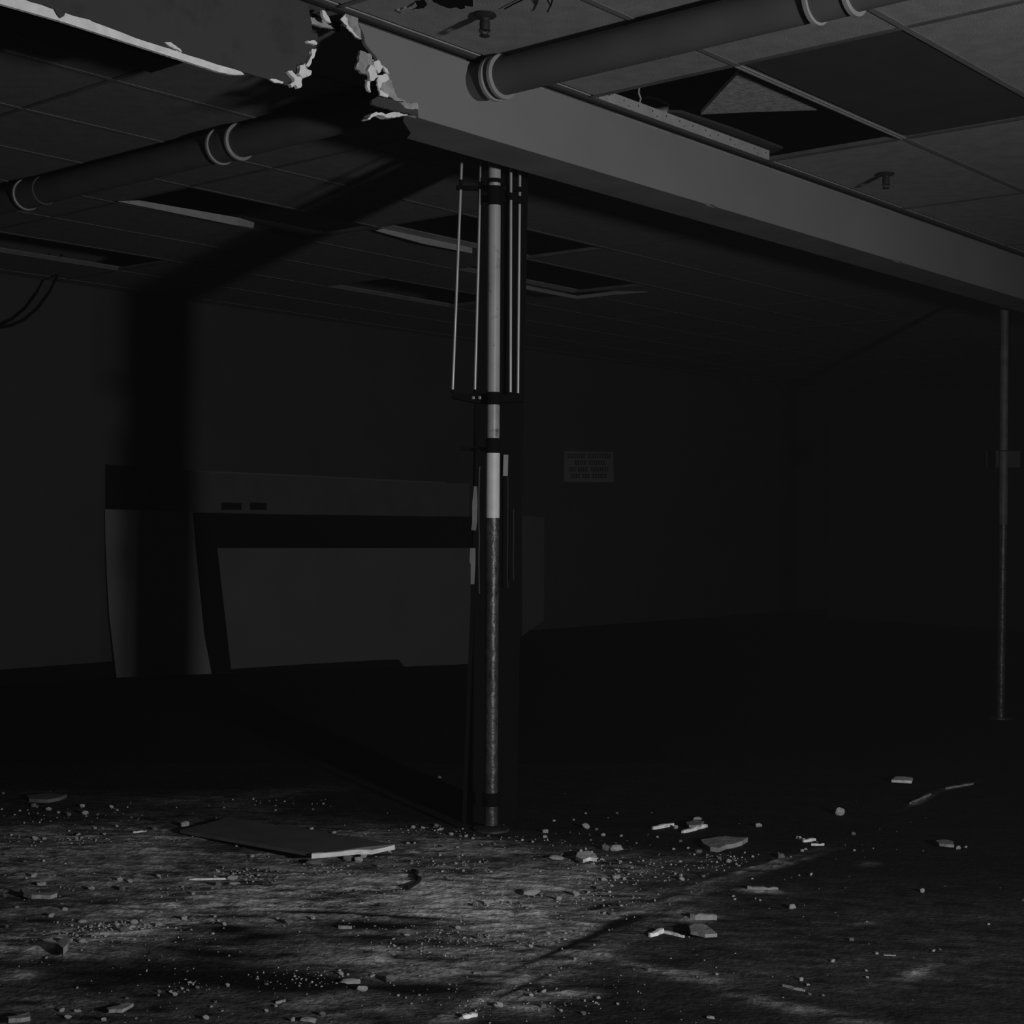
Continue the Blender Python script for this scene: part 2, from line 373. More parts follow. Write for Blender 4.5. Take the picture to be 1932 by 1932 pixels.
MB().ubox(-2, u_l - .02, VF + .06, VF + .075, top - .02, top + .006).build('top_track', M['black'], beam)
# thin pale corner bead along the top of the face, and the ceiling angle above it
hb = MB()
for a, b_ in ((3.75, 3.93), (4.35, 4.7), (4.75, 6.6)): hb.ubox(a, b_, VF - .003, VF, top - .005, top - .002)
hb.build('corner_bead', M['steel'], beam)
MB().ubox(-2, 15.9, VF - .022, VF + .0, CZ - .0035, CZ + .0005).build('ceiling_angle', M['dark_tile'], beam)  # angle coloured near black to stand for the shaded groove

# ---------------------------------------------------------------- hole contents at the right: perforated track, stud, tile piece
pt = empty('perforated_track', 'perforated steel track exposed along the open ceiling bay beside the beam', 'metal track', W(5.1, V0 + .02, CZ))
MB().ubox(U0 + DU + .03, U0 + 2 * DU - .02, V0 + .0, V0 + .004, CZ + .002, CZ + .042).build('track_web', M['steel'], pt)
for k in range(13):
    u = U0 + DU + .09 + k * .09; MB().tube([W(u, V0 - .0006, CZ + .028), W(u, V0 + .001, CZ + .028)], .0032, 8).build('screw_hole', M['black'], pt)
    if k % 2: MB().tube([W(u + .03, V0 - .0006, CZ + .014), W(u + .03, V0 + .001, CZ + .014)], .003, 8).build('screw_hole', M['black'], pt)
MB().prism([atz(x, y, CZ + .05) for x, y in [(1259, 212), (1287, 213), (1380, 244), (1477, 281), (1457, 291), (1360, 258)]], Z * .01).build('backing_board', M['dark_tile'], pt)
sd = empty('ceiling_stud', 'short upright steel stud with punched holes inside the open ceiling bay', 'stud', W(4.9, V0 + .15, CZ))
a = [atv(x, y, V0 + .25) for x, y in [(1238, 151), (1267, 144), (1263, 196), (1236, 184)]]
MB().prism(a, V * .01).build('stud_face', M['steel'], sd)
for x, y in ((1247, 178), (1259, 178)):
    p = atv(x, y, V0 + .246); MB().tube([p, p + V * .003], .005, 10).build('stud_hole', M['black'], sd)
a = [atv(x, y, V0 + .3) for x, y in [(1222, 188), (1262, 202), (1259, 214), (1215, 202)]]
MB().prism(a, V * .01).build('stud_foot', M['steel'], sd)
tp = empty('hanger_strap', 'thin bent hanger wire beside the punched stud in the ceiling bay', 'wire', atv(1207, 190, V0 + .12))
MB().tube([atv(x, y, V0 + .12) for x, y in [(1206, 160), (1205, 176), (1209, 186), (1206, 196)]], .004, 8).build('strap_wire', M['steel'], tp)
MB().tube([atv(x, y, V0 + .1) for x, y in [(1218, 183), (1240, 187), (1262, 197), (1290, 205)]], .006, 8).build('dark_cable', M['black'], tp)
pp = [(1393, 139), (1466, 173), (1541, 208), (1430, 211), (1322, 216), (1356, 178)]
a = [atz(x, y, CZ + .035) for x, y in pp]
o = MB().prism(a, Z * .015).build('loose_ceiling_tile', M['gypsum_dim'])
tag(o, 'loose pale corner of ceiling tile lying above the open bay right of the pipe', 'ceiling tile')
o = MB().ubox(U0 + DU + .02, U0 + 2 * DU - .02, V0 - 2 * DV + .02, V0 - DV - .02, CZ + .006, CZ + .016).build('sooty_ceiling_panel', M['dark_tile'])
tag(o, 'dark recessed ceiling panel in the grid bay right of the open one', 'ceiling panel')

# far ceiling bays: bright upstands seen through the missing tiles
for n_, lab, segs in (
    ('exposed_edge_board', 'pale upstand board at the open bay behind the broken beam', [((222, 380), (262, 378), (452, 411), (480, 420), (478, 430), (440, 424))]),
    ('exposed_edge_board', 'rough grey upstand board at the open bay left of the rods', [((708, 435), (735, 428), (800, 443), (891, 461), (891, 478), (800, 460))]),
    ('exposed_edge_board', 'faint angled grid edge at the open bay right of the pole', [((986, 537), (1035, 547), (1089, 558), (1160, 549), (1240, 550), (1160, 556), (1089, 564), (1040, 555), (986, 544))]),
    ('exposed_edge_board', 'short bright stub of grid edge near the middle of the dark ceiling', [((545, 445), (552, 444), (564, 448), (566, 453), (556, 452))]),
    ('exposed_edge_board', 'long dim grid edge low on the ceiling left of the rods', [((622, 545), (700, 556), (852, 583), (852, 588), (700, 562), (625, 549))])):
    a = [atz(x, y, CZ + .02) for x, y in segs[0]]
    base = atz(segs[0][0][0], segs[0][0][1], CZ)
    vv = a[len(a) // 2].dot(V)
    P = [atpl(x, y, V * (vv), V) for x, y in segs[0]]
    o = MB().prism(P, V * .01).build(n_, M['rail'] if 'dim' in lab or 'faint' in lab else M['steel'])
    tag(o, lab, 'edge board', None)

# ---------------------------------------------------------------- sprinklers and ceiling scars
def sprinkler(x, y, label):
    p = atz(x, y, CZ); e = empty('fire_sprinkler', label, 'sprinkler', p, 'sprinkler heads on the ceiling')
    rings = [(0, .034), (-.004, .036), (-.009, .03), (-.014, .016), (-.022, .013)]
    MB().tube([p + Z * a for a, r in rings], [r for a, r in rings], 20).build('escutcheon', M['brass'], e, smooth=True)
    MB().tube([p + Z * a for a in (-.022, -.03, -.048)], [.015, .017, .014], 14).build('sprinkler_body', M['brass'], e, smooth=True)
    f_ = MB()
    for s in (-1, 1): f_.tube([p + Vector((s * .006, 0, -.03)), p + Vector((s * .015, 0, -.05)), p + Vector((s * .004, 0, -.064))], .0042, 8)
    f_.build('sprinkler_frame', M['brass'], e)
    rings = [(-.062, .006), (-.064, .016), (-.067, .016), (-.069, .004)]
    MB().tube([p + Z * a for a, r in rings], [r for a, r in rings], 16).build('deflector', M['brass'], e, smooth=True)
sprinkler(915, 27, 'dark sprinkler head on the ceiling left of the grey pipe')
sprinkler(1672, 327, 'dark sprinkler head on the ceiling right of the open bay')
def scar(pts, label, m='black', up=-.0015, name='ceiling_gash', cat='gash', k=0):
    a = [atz(x, y, CZ + .004) for x, y in jag(pts, 1.2, 6, k)]
    tag(MB().prism(a, Z * up).build(name, M[m]), label, cat)
scar([(800, -30), (890, -30), (892, 12), (880, 10), (878, 6), (877, 15), (870, 17), (862, 13), (850, 15), (820, 4)], 'ragged black hole in the ceiling at the top edge beside the sprinkler')
scar([(783, 1), (800, -2), (806, 8), (800, 14), (790, 16), (778, 18), (786, 9)], 'small black gash in the ceiling above the beam, left of the ragged hole', k=2)
scar([(783, 3), (786, 9), (772, 18), (760, 22), (749, 17), (768, 12)], 'pale paper flap hanging beside the small black ceiling gash', 'gypsum_dim', -.006, 'paper_flap', 'paper flap', 3)
def wire(pts, r, label, name='loose_wire', m='black', cat='wire', zoff=-.004):
    a = [atz(x, y, CZ + zoff) for x, y in pts]
    tag(MB().tube(a, r, 8).build(name, M[m]), label, cat)
wire([(952, 17), (968, 8), (985, 0), (1010, -14)], .0022, 'thin dark wire on the ceiling running from the left sprinkler')
wire([(1030, -6), (1036, 6), (1039, 12), (1042, 0), (1046, -14), (1042, 2), (1038, 12), (1033, 22)], .0022, 'twisted wire end hanging from the ceiling above the pipe', zoff=-.02)

# ---------------------------------------------------------------- pipe with couplings
PZ = CZ - .073
A = atz(940, 147, PZ); B = atz(-140, 415, PZ)
dr = (A - B).normalized(); PR_ = .0605
pipe = empty('drain_pipe', 'fat grey pipe under the ceiling, running through the boxed beam', 'pipe', A)
A2 = A + dr * 3.2
MB().tube([A2, B], PR_, 40).build('pipe_run', M['pipe'], pipe, smooth=True)
def along(px_):
    lo, hi = -4.5, 3.0
    for _ in range(50):
        mid = (lo + hi) / 2
        if pix(A + dr * mid)[0] < px_: lo = mid
        else: hi = mid
    return lo
def coupling(t0, t1, rr=.009, both=True):
    c0, c1 = A + dr * t0, A + dr * t1; L = (c1 - c0).normalized()
    MB().tube([c0, c1], PR_ + .005, 40).build('coupling_sleeve', M['pipe'], pipe, smooth=True)
    for c in ((c0, c1) if both else (c0,)):
        pts = [c - L * .008, c - L * .006, c + L * .006, c + L * .008]
        MB().tube(pts, [PR_ + .006, PR_ + rr, PR_ + rr, PR_ + .006], 48).build('flange_ring', M['flange'], pipe, smooth=True)
coupling(along(933), along(948), .013)
coupling(along(416), along(452), .012)
coupling(along(1540), along(1612), .012)
coupling(along(50), along(85), .012, False)

# ---------------------------------------------------------------- pole, rods and column
def pole_seg(pts, r, name, m, parent, n=28):
    return MB().tube(pts, r, n).build(name, M[m], parent, smooth=True)
YP = 5.59
def pp_(x, y, Y=YP): return atY(x, y, Y)
pole = empty('steel_pole', 'slim round pole with white band and dark lower half in the middle of the room', 'pole', atz(927, 1566, 0))
px_at = lambda y: 933 - (y - 297) * .0055
def pseg(y0, y1, r, name, m, dY=0): return pole_seg([pp_(px_at(y0), y0, YP + dY), pp_(px_at(y1), y1, YP + dY)], r, name, m, pole)
pseg(90, 338, .0243, 'upper_tube', 'pole_grey')
pseg(338, 346, .0262, 'clamp', 'black'); pseg(346, 352, .0235, 'clamp_edge', 'steel'); pseg(352, 388, .0262, 'clamp', 'black')
pseg(388, 742, .0247, 'upper_tube', 'pole_grey')
pseg(740, 764, .027, 'clamp', 'black')
pseg(764, 828, .025, 'scuffed_tube', 'pole_mid')
pseg(827, 855, .0275, 'clamp', 'black')
pseg(855, 977, .0268, 'white_band', 'pole_white')
pseg(976, 1505, .0255, 'lower_tube', 'pole_dark')
pseg(1495, 1520, .033, 'collar', 'black'); pseg(1520, 1556, .026, 'foot_tube', 'pole_dark')
b0 = atz(927, 1566, 0)
MB().tube([b0, b0 + Z * .008, b0 + Z * .012], [.07, .07, .04], 28).build('base_plate', M['pole_dark'], pole, smooth=True)

col = empty('box_column', 'black square column standing close behind the slim pole', 'column', atz(938, 1545, 0) )
cc = atY(938, 966, 5.86); cc.z = 0; col.location = cc
tp_ = atY(938, 200, 5.86)
MB().add([Vector((atY(x, 966, Yc).x, Yc, 0)) for x, Yc in ((891, 5.78), (985, 5.78), (982, 5.95), (894, 5.95))] +
         [Vector((atY(x, 966, Yc).x, Yc, CZ + .001)) for x, Yc in ((891, 5.78), (985, 5.78), (982, 5.95), (894, 5.95))],
         [(3, 2, 1, 0), (4, 5, 6, 7), (0, 1, 5, 4), (1, 2, 6, 5), (2, 3, 7, 6), (3, 0, 4, 7)]).build('column_shaft', M['black'], col)

rods = [((872, 283), (854, 735), 5.66, 'leftmost thin steel rod hanging beside the pole'), ((908, 288), (896, 735), 5.64, 'thin steel rod hanging just left of the pole'),
        ((964, 303), (963, 740), 5.62, 'thin steel rod hanging just right of the pole'), ((981, 310), (977, 742), 5.68, 'rightmost thin steel rod hanging beside the pole')]
for (x0, y0), (x1, y1), Y, lab in rods:
    lo = atY(x1, y1, Y); hi = atY(x0, y0, Y); d = (hi - lo).normalized(); up = lo + d * ((CZ - lo.z) / d.z)
    e = empty('hanger_rod', lab, 'rod', lo, 'steel rods hanging around the pole')
    MB().tube([lo, up], .0058, 12).build('rod_shaft', M['rod'], e, smooth=True)
    c = lo + (hi - lo) * (.86 if x0 < 930 else .845)
    MB().tube([c - d * .014, c + d * .014], .0085, 6).build('rod_nut', M['black'], e)
    MB().tube([lo, lo - d * .012], .0085, 6).build('end_nut', M['black'], e)
pb = empty('clamp_plate', 'black cross plate at the lower ends of the rods', 'plate', pp_(930, 752, 5.66))
MB().prism([atY(x, y, 5.62) for x, y in [(851, 741), (985, 746), (985, 757), (900, 760), (851, 750)]], Vector((0, .07, 0))).build('plate', M['black'], pb)
for x in (893, 905): MB().tube([atY(x, 748, 5.615), atY(x, 753, 5.615)], .006, 6).build('plate_bolt', M['steel'], pb)
MB().prism([atY(x, y, 5.64) for x, y in [(860, 349), (985, 352), (985, 359), (860, 356)]], Vector((0, .03, 0))).build('upper_crossbar', M['black'], pb)
MB().prism([atY(x, y, 5.64) for x, y in [(905, 368), (988, 374), (988, 382), (905, 378)]], Vector((0, .03, 0))).build('middle_crossbar', M['black'], pb)
MB().prism([atY(x, y, 5.64) for x, y in [(868, 843), (975, 846), (975, 852), (868, 850)]], Vector((0, .03, 0))).build('lower_crossbar', M['black'], pb)
# pale strips and wires round the column
def strip(pts, Y, label, name='tape_strip', m='tape', cat='tape'):
    P = [atY(x, y, Y) for x, y in pts]
    tag(MB().prism(P, Vector((0, .008, 0))).build(name, M[m]), label, cat)
lt = empty('leaning_lath', 'thin black lath standing just left of the pole with two pale tape strips', 'lath', atz(872, 1566, 0))
MB().prism([atY(x, y, 5.6) for x, y in [(899, 846), (906, 846), (879, 1562), (871, 1562)]], Vector((0, .012, 0))).build('lath_bar', M['black'], lt)
for pts in ([(894, 917), (900, 918), (901, 950), (900, 985), (898, 1001), (889, 1000), (891, 985), (891, 950)], [(887, 1034), (897, 1034), (897, 1060), (895, 1102), (888, 1102), (888, 1064), (886, 1060)]):
    MB().prism([atY(x, y, 5.594) for x, y in pts], Vector((0, .0058, 0))).build('tape_strip', M['tape_dim'], lt)['label'] = 'pale tape strip'
strip([(950, 858), (959, 858), (958, 898), (949, 898)], 5.765, 'small pale tag on the black column right of the white band', 'paper_tag', 'tape', 'tag')
def cable(pts, Y, r, label, m='rod', name='cable'):
    tag(MB().tube([atY(x, y, Y) for x, y in pts], r, 8).build(name, M[m], smooth=True), label, 'cable')
mw = mat('wire_sheath', .03, rough=.18, spec=.9)
M['sheath'] = mw
cable([(905, 880), (904, 890), (903, 940), (903, 990), (904, 1010), (903, 1060), (904, 1120)], 5.6, .0035, 'thin shiny cable hanging left of the white band', 'sheath')
cable([(958, 900), (958, 960), (958, 1020), (957, 1080), (958, 1110)], 5.74, .0022, 'thin dark cable right of the white band, nearer the pole', 'sheath')
cable([(969, 960), (969, 1010), (968, 1060), (969, 1095)], 5.74, .0022, 'thin dark cable right of the white band, farther from the pole', 'sheath')

# second pole at the right edge
fe_b = atz(1890, 1330, 0); Yf = 9.05
f0 = Vector((atY(1890, 1200, Yf).x, Yf, 0))
fp = empty('steel_pole', 'faint slim pole under the far right end of the beam', 'pole', f0)
ft = atY(1895, 578, Yf); pa = lambda y: atY(1895 - (y - 578) * .006, y, Yf)
for y0, y1, r, nm, mm in ((500, 850, .025, 'upper_tube', 'pole_dimmed'), (850, 852, .027, 'clamp', 'black'), (852, 990, .026, 'scuffed_tube', 'pole_dimmed')):
    MB().tube([pa(y0), pa(y1)], r, 20).build(nm, M[mm], fp, smooth=True)
MB().tube([pa(990), f0], .0255, 20).build('lower_tube', M['pole_dark'], fp, smooth=True)
MB().tube([f0, f0 + Z * .01], .07, 24).build('base_plate', M['pole_dark'], fp, smooth=True)
nb = empty('wall_notice', 'faint blank plate hanging behind the far right pole', 'plate', atY(1892, 866, 9.3))
MB().prism([atY(x, y, 9.3) for x, y in [(1861, 850), (1925, 851), (1925, 882), (1861, 882)]], Vector((0, .01, 0))).build('plate_face', M['wall'], nb)

# ---------------------------------------------------------------- boards at the back wall
PA, PB = atz(218, 1277, 0), atz(890, 1250, 0)
pd = (PB - PA); pd.z = 0; pd.normalize(); pn = Vector((-pd.y, pd.x, 0))          # pn points away from the camera
def board(name, pts, off, th, m, label, parent=None, floor_y=True, jg=0):
    P = [atpl(x, y, PA + pn * (off - .05), pn) for x, y in (jag(pts, jg, 30, 5) if jg else pts)]
    for p in P:
        if p.z < .03: p.z = .0
    o = MB().prism(P, pn * th).build(name, M[m], parent)
    if parent is None: tag(o, label, 'board')
    elif label: o['label'] = label
    return o
board('leaning_board', [(198, 961), (280, 963), (368, 966), (370, 1020), (374, 1080), (380, 1140), (387, 1200), (400, 1266), (300, 1272), (220, 1277), (213, 1220), (206, 1160), (202, 1090), (199, 1020)], .0, .02, 'sheet', 'pale board with a bowed left edge standing at the left of the black frame')
ub = empty('display_board', 'long dull board behind and above the black frame, with two dark labels', 'board', atpl(600, 1255, PA + pn * .1, pn))
board('board_face', [(300, 885), (560, 897), (840, 911), (886, 913), (886, 1180), (300, 1180)], .06, .02, 'faint', None, ub)
board('top_edge', [(300, 884), (560, 896), (840, 910), (840, 913), (560, 899), (300, 887)], .055, .02, 'panel', None, ub)
for a, b_ in ((418, 456), (472, 503)):
    board('dark_label', [(a, 948), (b_, 949), (b_, 962), (a, 962)], .055, .004, 'black', None, ub)
board('dark_top_board', [(199, 876), (300, 884), (300, 962), (199, 960)], .025, .015, 'black', 'x', None)['label'] = 'dark board above the pale bowed board at the left'
fr = empty('framed_panel', 'large black frame standing on the floor around a pale panel', 'frame', atz(640, 1258, 0))
board('frame_face', [(366, 967), (560, 971), (890, 975), (975, 976), (975, 1200), (975, 1246), (760, 1256), (402, 1266), (388, 1200), (380, 1120), (372, 1040)], -.03, .02, 'black', None, fr)
board('inset_panel', [(410, 1034), (888, 1034), (888, 1248), (762, 1254), (752, 1244), (700, 1246), (560, 1254), (436, 1262), (430, 1210), (421, 1130), (413, 1060)], -.045, .01, 'panel', 'pale inset panel', fr)
board('narrow_board', [(985, 973), (1027, 975), (1026, 1170), (985, 1200)], .2, .02, 'faint', 'narrow dim board standing right of the black frame')

# sign on the back wall
sg = empty('wall_sign', 'small pale sign with four lines of dark lettering on the back wall', 'sign', atv(1111, 880, 8.99))
MB().prism([atv(x, y, 8.985) for x, y in [(1066, 851), (1157, 853), (1158, 910), (1066, 909)]], V * .012).build('sign_plate', M['sign'], sg)
rs = random.Random(3)
for y, words in ((860, ((1071, 1105), (1109, 1154))), (873, ((1085, 1107), (1112, 1141))), (885.5, ((1074, 1088), (1091, 1110), (1115, 1149))), (898, ((1078, 1096), (1099, 1114), (1118, 1146)))):
    tx = MB()
    for a, b_ in words:
        x = a
        while x < b_ - 2:                         # worn block capitals too faint to read
            wd = rs.uniform(2.6, 3.8); c = [(x, y - 4), (x + wd, y - 4), (x + wd, y - 2.2), (x + wd * .6, y - 2.2), (x + wd * .6, y + 2.2), (x + wd, y + 2.2), (x + wd, y + 4), (x, y + 4)]
            tx.prism([atv(p, q, 8.984) for p, q in c], V * .0015); x += wd + 1.2
    tx.build('text_line', M['ink'], sg)
# drooping cable at the left
P = [atv(x, y, 8.7) for x, y in [(-40, 618), (0, 617), (20, 614), (45, 603), (70, 582), (92, 552), (106, 525), (112, 500), (116, 480)]]
tag(MB().tube(P, .011, 8).build('drooping_cable', M['black'], smooth=True), 'black cable drooping from the ceiling before the back wall at the left edge', 'cable')

# ---------------------------------------------------------------- debris on the floor
def rock_mesh(seed, sharp=.35, flat=.7):
    rnd = random.Random(seed); bm = bmesh.new(); bmesh.ops.create_icosphere(bm, subdivisions=2, radius=.5)
    s = Vector((rnd.uniform(0, 99), rnd.uniform(0, 99), 0))
    planes = [Vector((rnd.gauss(0, 1), rnd.gauss(0, 1), rnd.gauss(0, 1))).normalized() for _ in range(9)]
    for v in bm.verts:
        p = v.co
        for n_ in planes:
            d = p.dot(n_)
            if d > .36: p = p - n_ * (d - .36)
        p = p * (1 + sharp * noise.noise(p * 3 + s)); v.co = p
    z0 = min(v.co.z for v in bm.verts); z1 = max(v.co.z for v in bm.verts)
    for v in bm.verts: v.co.z = (v.co.z - z0) / (z1 - z0)
    x0 = max(abs(v.co.x) for v in bm.verts)
    for v in bm.verts: v.co.x *= .5 / x0
    me = bpy.data.meshes.new('m'); bm.to_mesh(me); bm.free(); return me
ROCK = [rock_mesh(i) for i in range(8)]
for k in ROCK: k.materials.append(M['stone'])
DROCK = [k.copy() for k in ROCK]
for k in DROCK: k.materials.clear(); k.materials.append(M['dimstone'])
def place(mesh_, x, y, wpx, hpx, name, label, cat, group=None, rot=0, depth=None):
    p = atz(x, y, 0); Dm = p.y / FPX
    wd = wpx * Dm; ht = max(.006, min(hpx * Dm * 1.1, wd * .9))
    o = bpy.data.objects.new(name, mesh_); COL.objects.link(o)
    o.location = (p.x, p.y, -.001); o.scale = (wd, depth or max(wd * .65, .01), ht); o.rotation_euler = (0, 0, rot)
    tag(o, label, cat, group); return o
# pieces one can point at
BIG = [
 (77, 1668, 21, 7, 0, 'bright oblong plaster lump near the left edge'), (226, 1660, 12, 10, 0, 'round white plaster lump with a dark shadow at its left'), (437, 1657, 26, 8, 0, 'bright plaster piece at the right end of the thin lath'),
 (440, 1667, 22, 5, 0, 'flat plaster chip just below the thin lath'), (676, 1623, 18, 10, 0, 'white plaster knob under the raised tile edge'), (592, 1628, 32, 9, .1, 'white broken chunk at the front corner of the grey tile'),
 (716, 1634, 16, 7, 0, 'dusty plaster lump right of the raised tile edge'), (1105, 1560, 16, 10, 0, 'round white plaster lump right of the pole foot'), (1028, 1569, 13, 7, -.2, 'upper of two white crumbs right of the pole foot'),
 (1028, 1579, 10, 6, 0, 'lower of two white crumbs right of the pole foot'), (1275, 1561, 10, 7, 0, 'small white lump between the two bright sticks'), (1318, 1607, 15, 7, 0, 'white plaster chip at the left of the flat grey slab'),
 (1314, 1545, 20, 6, 0, 'small pale block behind the bright angled stick'), (1163, 1602, 26, 11, .2, 'folded white plaster scrap in the middle right'), (1000, 1685, 42, 11, -.05, 'long white crumbled roll of plaster'),
 (1048, 1619, 34, 7, .1, 'bright white stick of plaster left of the crumbled heap'), (1162, 1655, 17, 7, .1, 'pale plaster chip right of the crumbled heap'), (1178, 1656, 7, 10, 0, 'upright white chip beside a black shadow'),
 (1584, 1533, 22, 14, 0, 'white pyramid shaped plaster lump on the dark right floor'), (1740, 1681, 10, 9, 0, 'round white pebble alone on the dark right floor'), (1807, 1600, 12, 7, 0, 'bright lump at the end of the far right chip'),
 (1495, 1712, 14, 9, 0, 'small double white lump on the dark floor'), (1530, 1650, 7, 6, 0, 'tiny bright pebble right of the wheel track'), (544, 1739, 19, 9, .1, 'bright white stone in the dusty middle floor'),
 (590, 1732, 11, 6, 0, 'small white stone right of the bright stone'), (768, 1764, 13, 6, 0, 'oval pale stone below the long dark streak'), (918, 1704, 15, 9, 0, 'chunky white stone on the bright dust right of centre'),
 (682, 1866, 24, 10, .1, 'smooth bright oval stone low in the middle'), (735, 1848, 22, 14, 0, 'rounded grey stone right of the bright oval stone'), (661, 1853, 41, 8, .08, 'long low plaster chip above the bright oval stone'),
 (702, 1842, 13, 6, .2, 'small tilted chip above the bright oval stone'), (1002, 1879, 10, 8, 0, 'bright pebble low in the middle'), (552, 1924, 10, 8, 0, 'round white pebble at the bottom edge'),
 (583, 1925, 35, 8, 0, 'long white plaster lump at the bottom edge'), (127, 1919, 16, 7, .1, 'bright little block near the bottom left corner'), (145, 1908, 16, 6, 0, 'oval chip above the bright little block'),
 (299, 1745, 15, 6, .1, 'bright oblong stone in the left dust drift'), (155, 1739, 16, 6, .2, 'tilted pale stone in the left dust drift'), (96, 1728, 15, 8, .3, 'tilted pale stone at the far left of the dust drift'),
 (423, 1744, 9, 7, 0, 'white pebble on the black patch'), (1511, 1848, 9, 7, 0, 'bright pebble above the faint stick on the right'), (1341, 1920, 17, 6, 0, 'oval chip near the bottom right of centre'), (329, 1876, 13, 7, -.2, 'white chip low on the dark left floor'),
 (429, 1859, 9, 7, -.3, 'lone white pebble on the dark low left floor')]
for i, (x, y, w_, h_, r_, lab) in enumerate(BIG):
    mm = DROCK if 'grey' in lab or 'dusty' in lab else ROCK
    place(mm[i % 8], x, y + h_ * .35, w_, h_, 'plaster_lump', lab, 'plaster lump', None, r_ if r_ else .4 * math.sin(i * 7), None)
SM = '''63 1521 12,92 1528 12,110 1533 7,129 1538 12,155 1522 11,160 1536 13,184 1537 8,210 1523 9,221 1528 6,248 1542 6,220 1559 8,179 1563 9,193 1564 9,149 1574 7,197 1574 8,292 1565 10,348 1559 18,364 1574 9,408 1543 5,65 1583 12,83 1583 9,
46 1626 8,63 1655 15,245 1664 12,230 1678 15,173 1678 14,410 1644 9,411 1671 14,446 1596 6,476 1616 8,261 1650 8,299 1653 9,364 1686 8,9 1691 8,93 1652 6,103 1652 6,6 1497 7,588 1564 8,630 1572 10,829 1467 8,779 1561 9,798 1562 8,823 1559 11,831 1565 8,
851 1575 10,869 1578 7,879 1578 9,892 1582 7,921 1577 6,770 1591 8,782 1590 6,838 1599 11,863 1600 8,735 1607 7,876 1626 7,860 1629 7,905 1626 7,916 1628 9,874 1643 7,926 1645 7,1125 1565 8,1138 1576 9,1172 1577 7,1164 1534 6,1082 1546 5,1431 1559 14,1334 1614 8,
1271 1602 7,1240 1579 6,1284 1587 7,1298 1600 7,1374 1626 9,1357 1619 8,1394 1633 6,1420 1616 7,1142 1603 18,1170 1626 8,1139 1660 10,1327 1654 10,1286 1660 12,1110 1683 7,1131 1677 14,1086 1689 16,1054 1697 13,937 1699 9,1172 1709 7,1140 1723 8,1156 1726 13,
1513 1605 8,1520 1602 7,1610 1574 10,1612 1604 6,1647 1600 3,1474 1618 15,1822 1598 7,1434 1698 5,1930 1698 6,32 1712 8,122 1718 13,12 1748 9,220 1746 12,252 1743 16,233 1757 20,269 1759 12,347 1734 13,362 1734 11,405 1729 8,412 1737 7,124 1778 18,155 1778 14,
87 1807 7,300 1871 9,321 1871 8,358 1854 9,372 1864 10,343 1865 8,195 1925 12,239 1884 8,116 1908 13,388 1922 14,406 1890 6,399 1899 6,524 1734 9,895 1708 10,937 1700 8,863 1752 12,904 1770 12,643 1838 12,656 1838 6,503 1857 9,520 1898 8,502 1907 9,722 1898 9,
751 1878 6,896 1836 7,608 1915 14,869 1924 12,939 1899 15,906 1770 8,1001 1786 10,1037 1840 7,966 1880 7,1025 1873 13,942 1899 16,1024 1900 13,1129 1883 9,1165 1894 7,1100 1913 12,1058 1907 8,1352 1838 7,1224 1831 12,1434 1698 5,1386 1696 6,1086 1757 9,1067 1761 7,
1034 1762 10,1606 1774 11,1654 1799 7,1761 1794 8,1773 1791 6,1865 1743 6,1524 1858 8,1527 1876 8,1634 1831 6,1636 1844 7,1553 1878 7,1571 1814 10,15 1317 5,590 1526 5,520 1528 5,610 1516 5,960 1580 5,985 1585 7,1005 1588 6,1060 1590 5,1105 1534 5,1045 1548 6'''
for i, s_ in enumerate(SM.replace('\n', '').split(',')):
    x, y, w_ = map(float, s_.split())
    if y < 1400: continue
    row = 0 if y < 1610 else 1 if y < 1700 else 2 if y < 1800 else 3
    where = [['far back on the left floor', 'behind the raised white tile edge and around the pole foot', 'right of the pole foot, behind the flat grey slab', 'far back on the dark right floor'],
             ['around the thin lath on the left floor', 'on the dust just before the fallen tile', 'around the long crumbled roll and the white heap', 'on the dark floor right of the wheel track'],
             ['in the pale dust drift at the left', 'on the bright dust below the twisted black scrap', 'along the wheel track in the middle right', 'on the bare dark floor at the right, above the faint smear'],
             ['on the dark patch low at the left', 'low in the middle near the bright oval stone', 'low right of centre below the bent white strip', 'low on the bare dark floor at the right']][row][0 if x < 480 else 1 if x < 960 else 2 if x < 1460 else 3]
    look = ('bright' if i % 3 else 'dull') + (' tiny' if w_ < 8 else ' small' if w_ < 12 else ' larger')
    place((ROCK if i % 3 else DROCK)[i % 8], x, y + 1.5, w_, w_ * .6, 'plaster_crumb', look + ' plaster crumb ' + where, 'plaster crumb', look + ' plaster crumbs ' + where, random.uniform(-.5, .5))
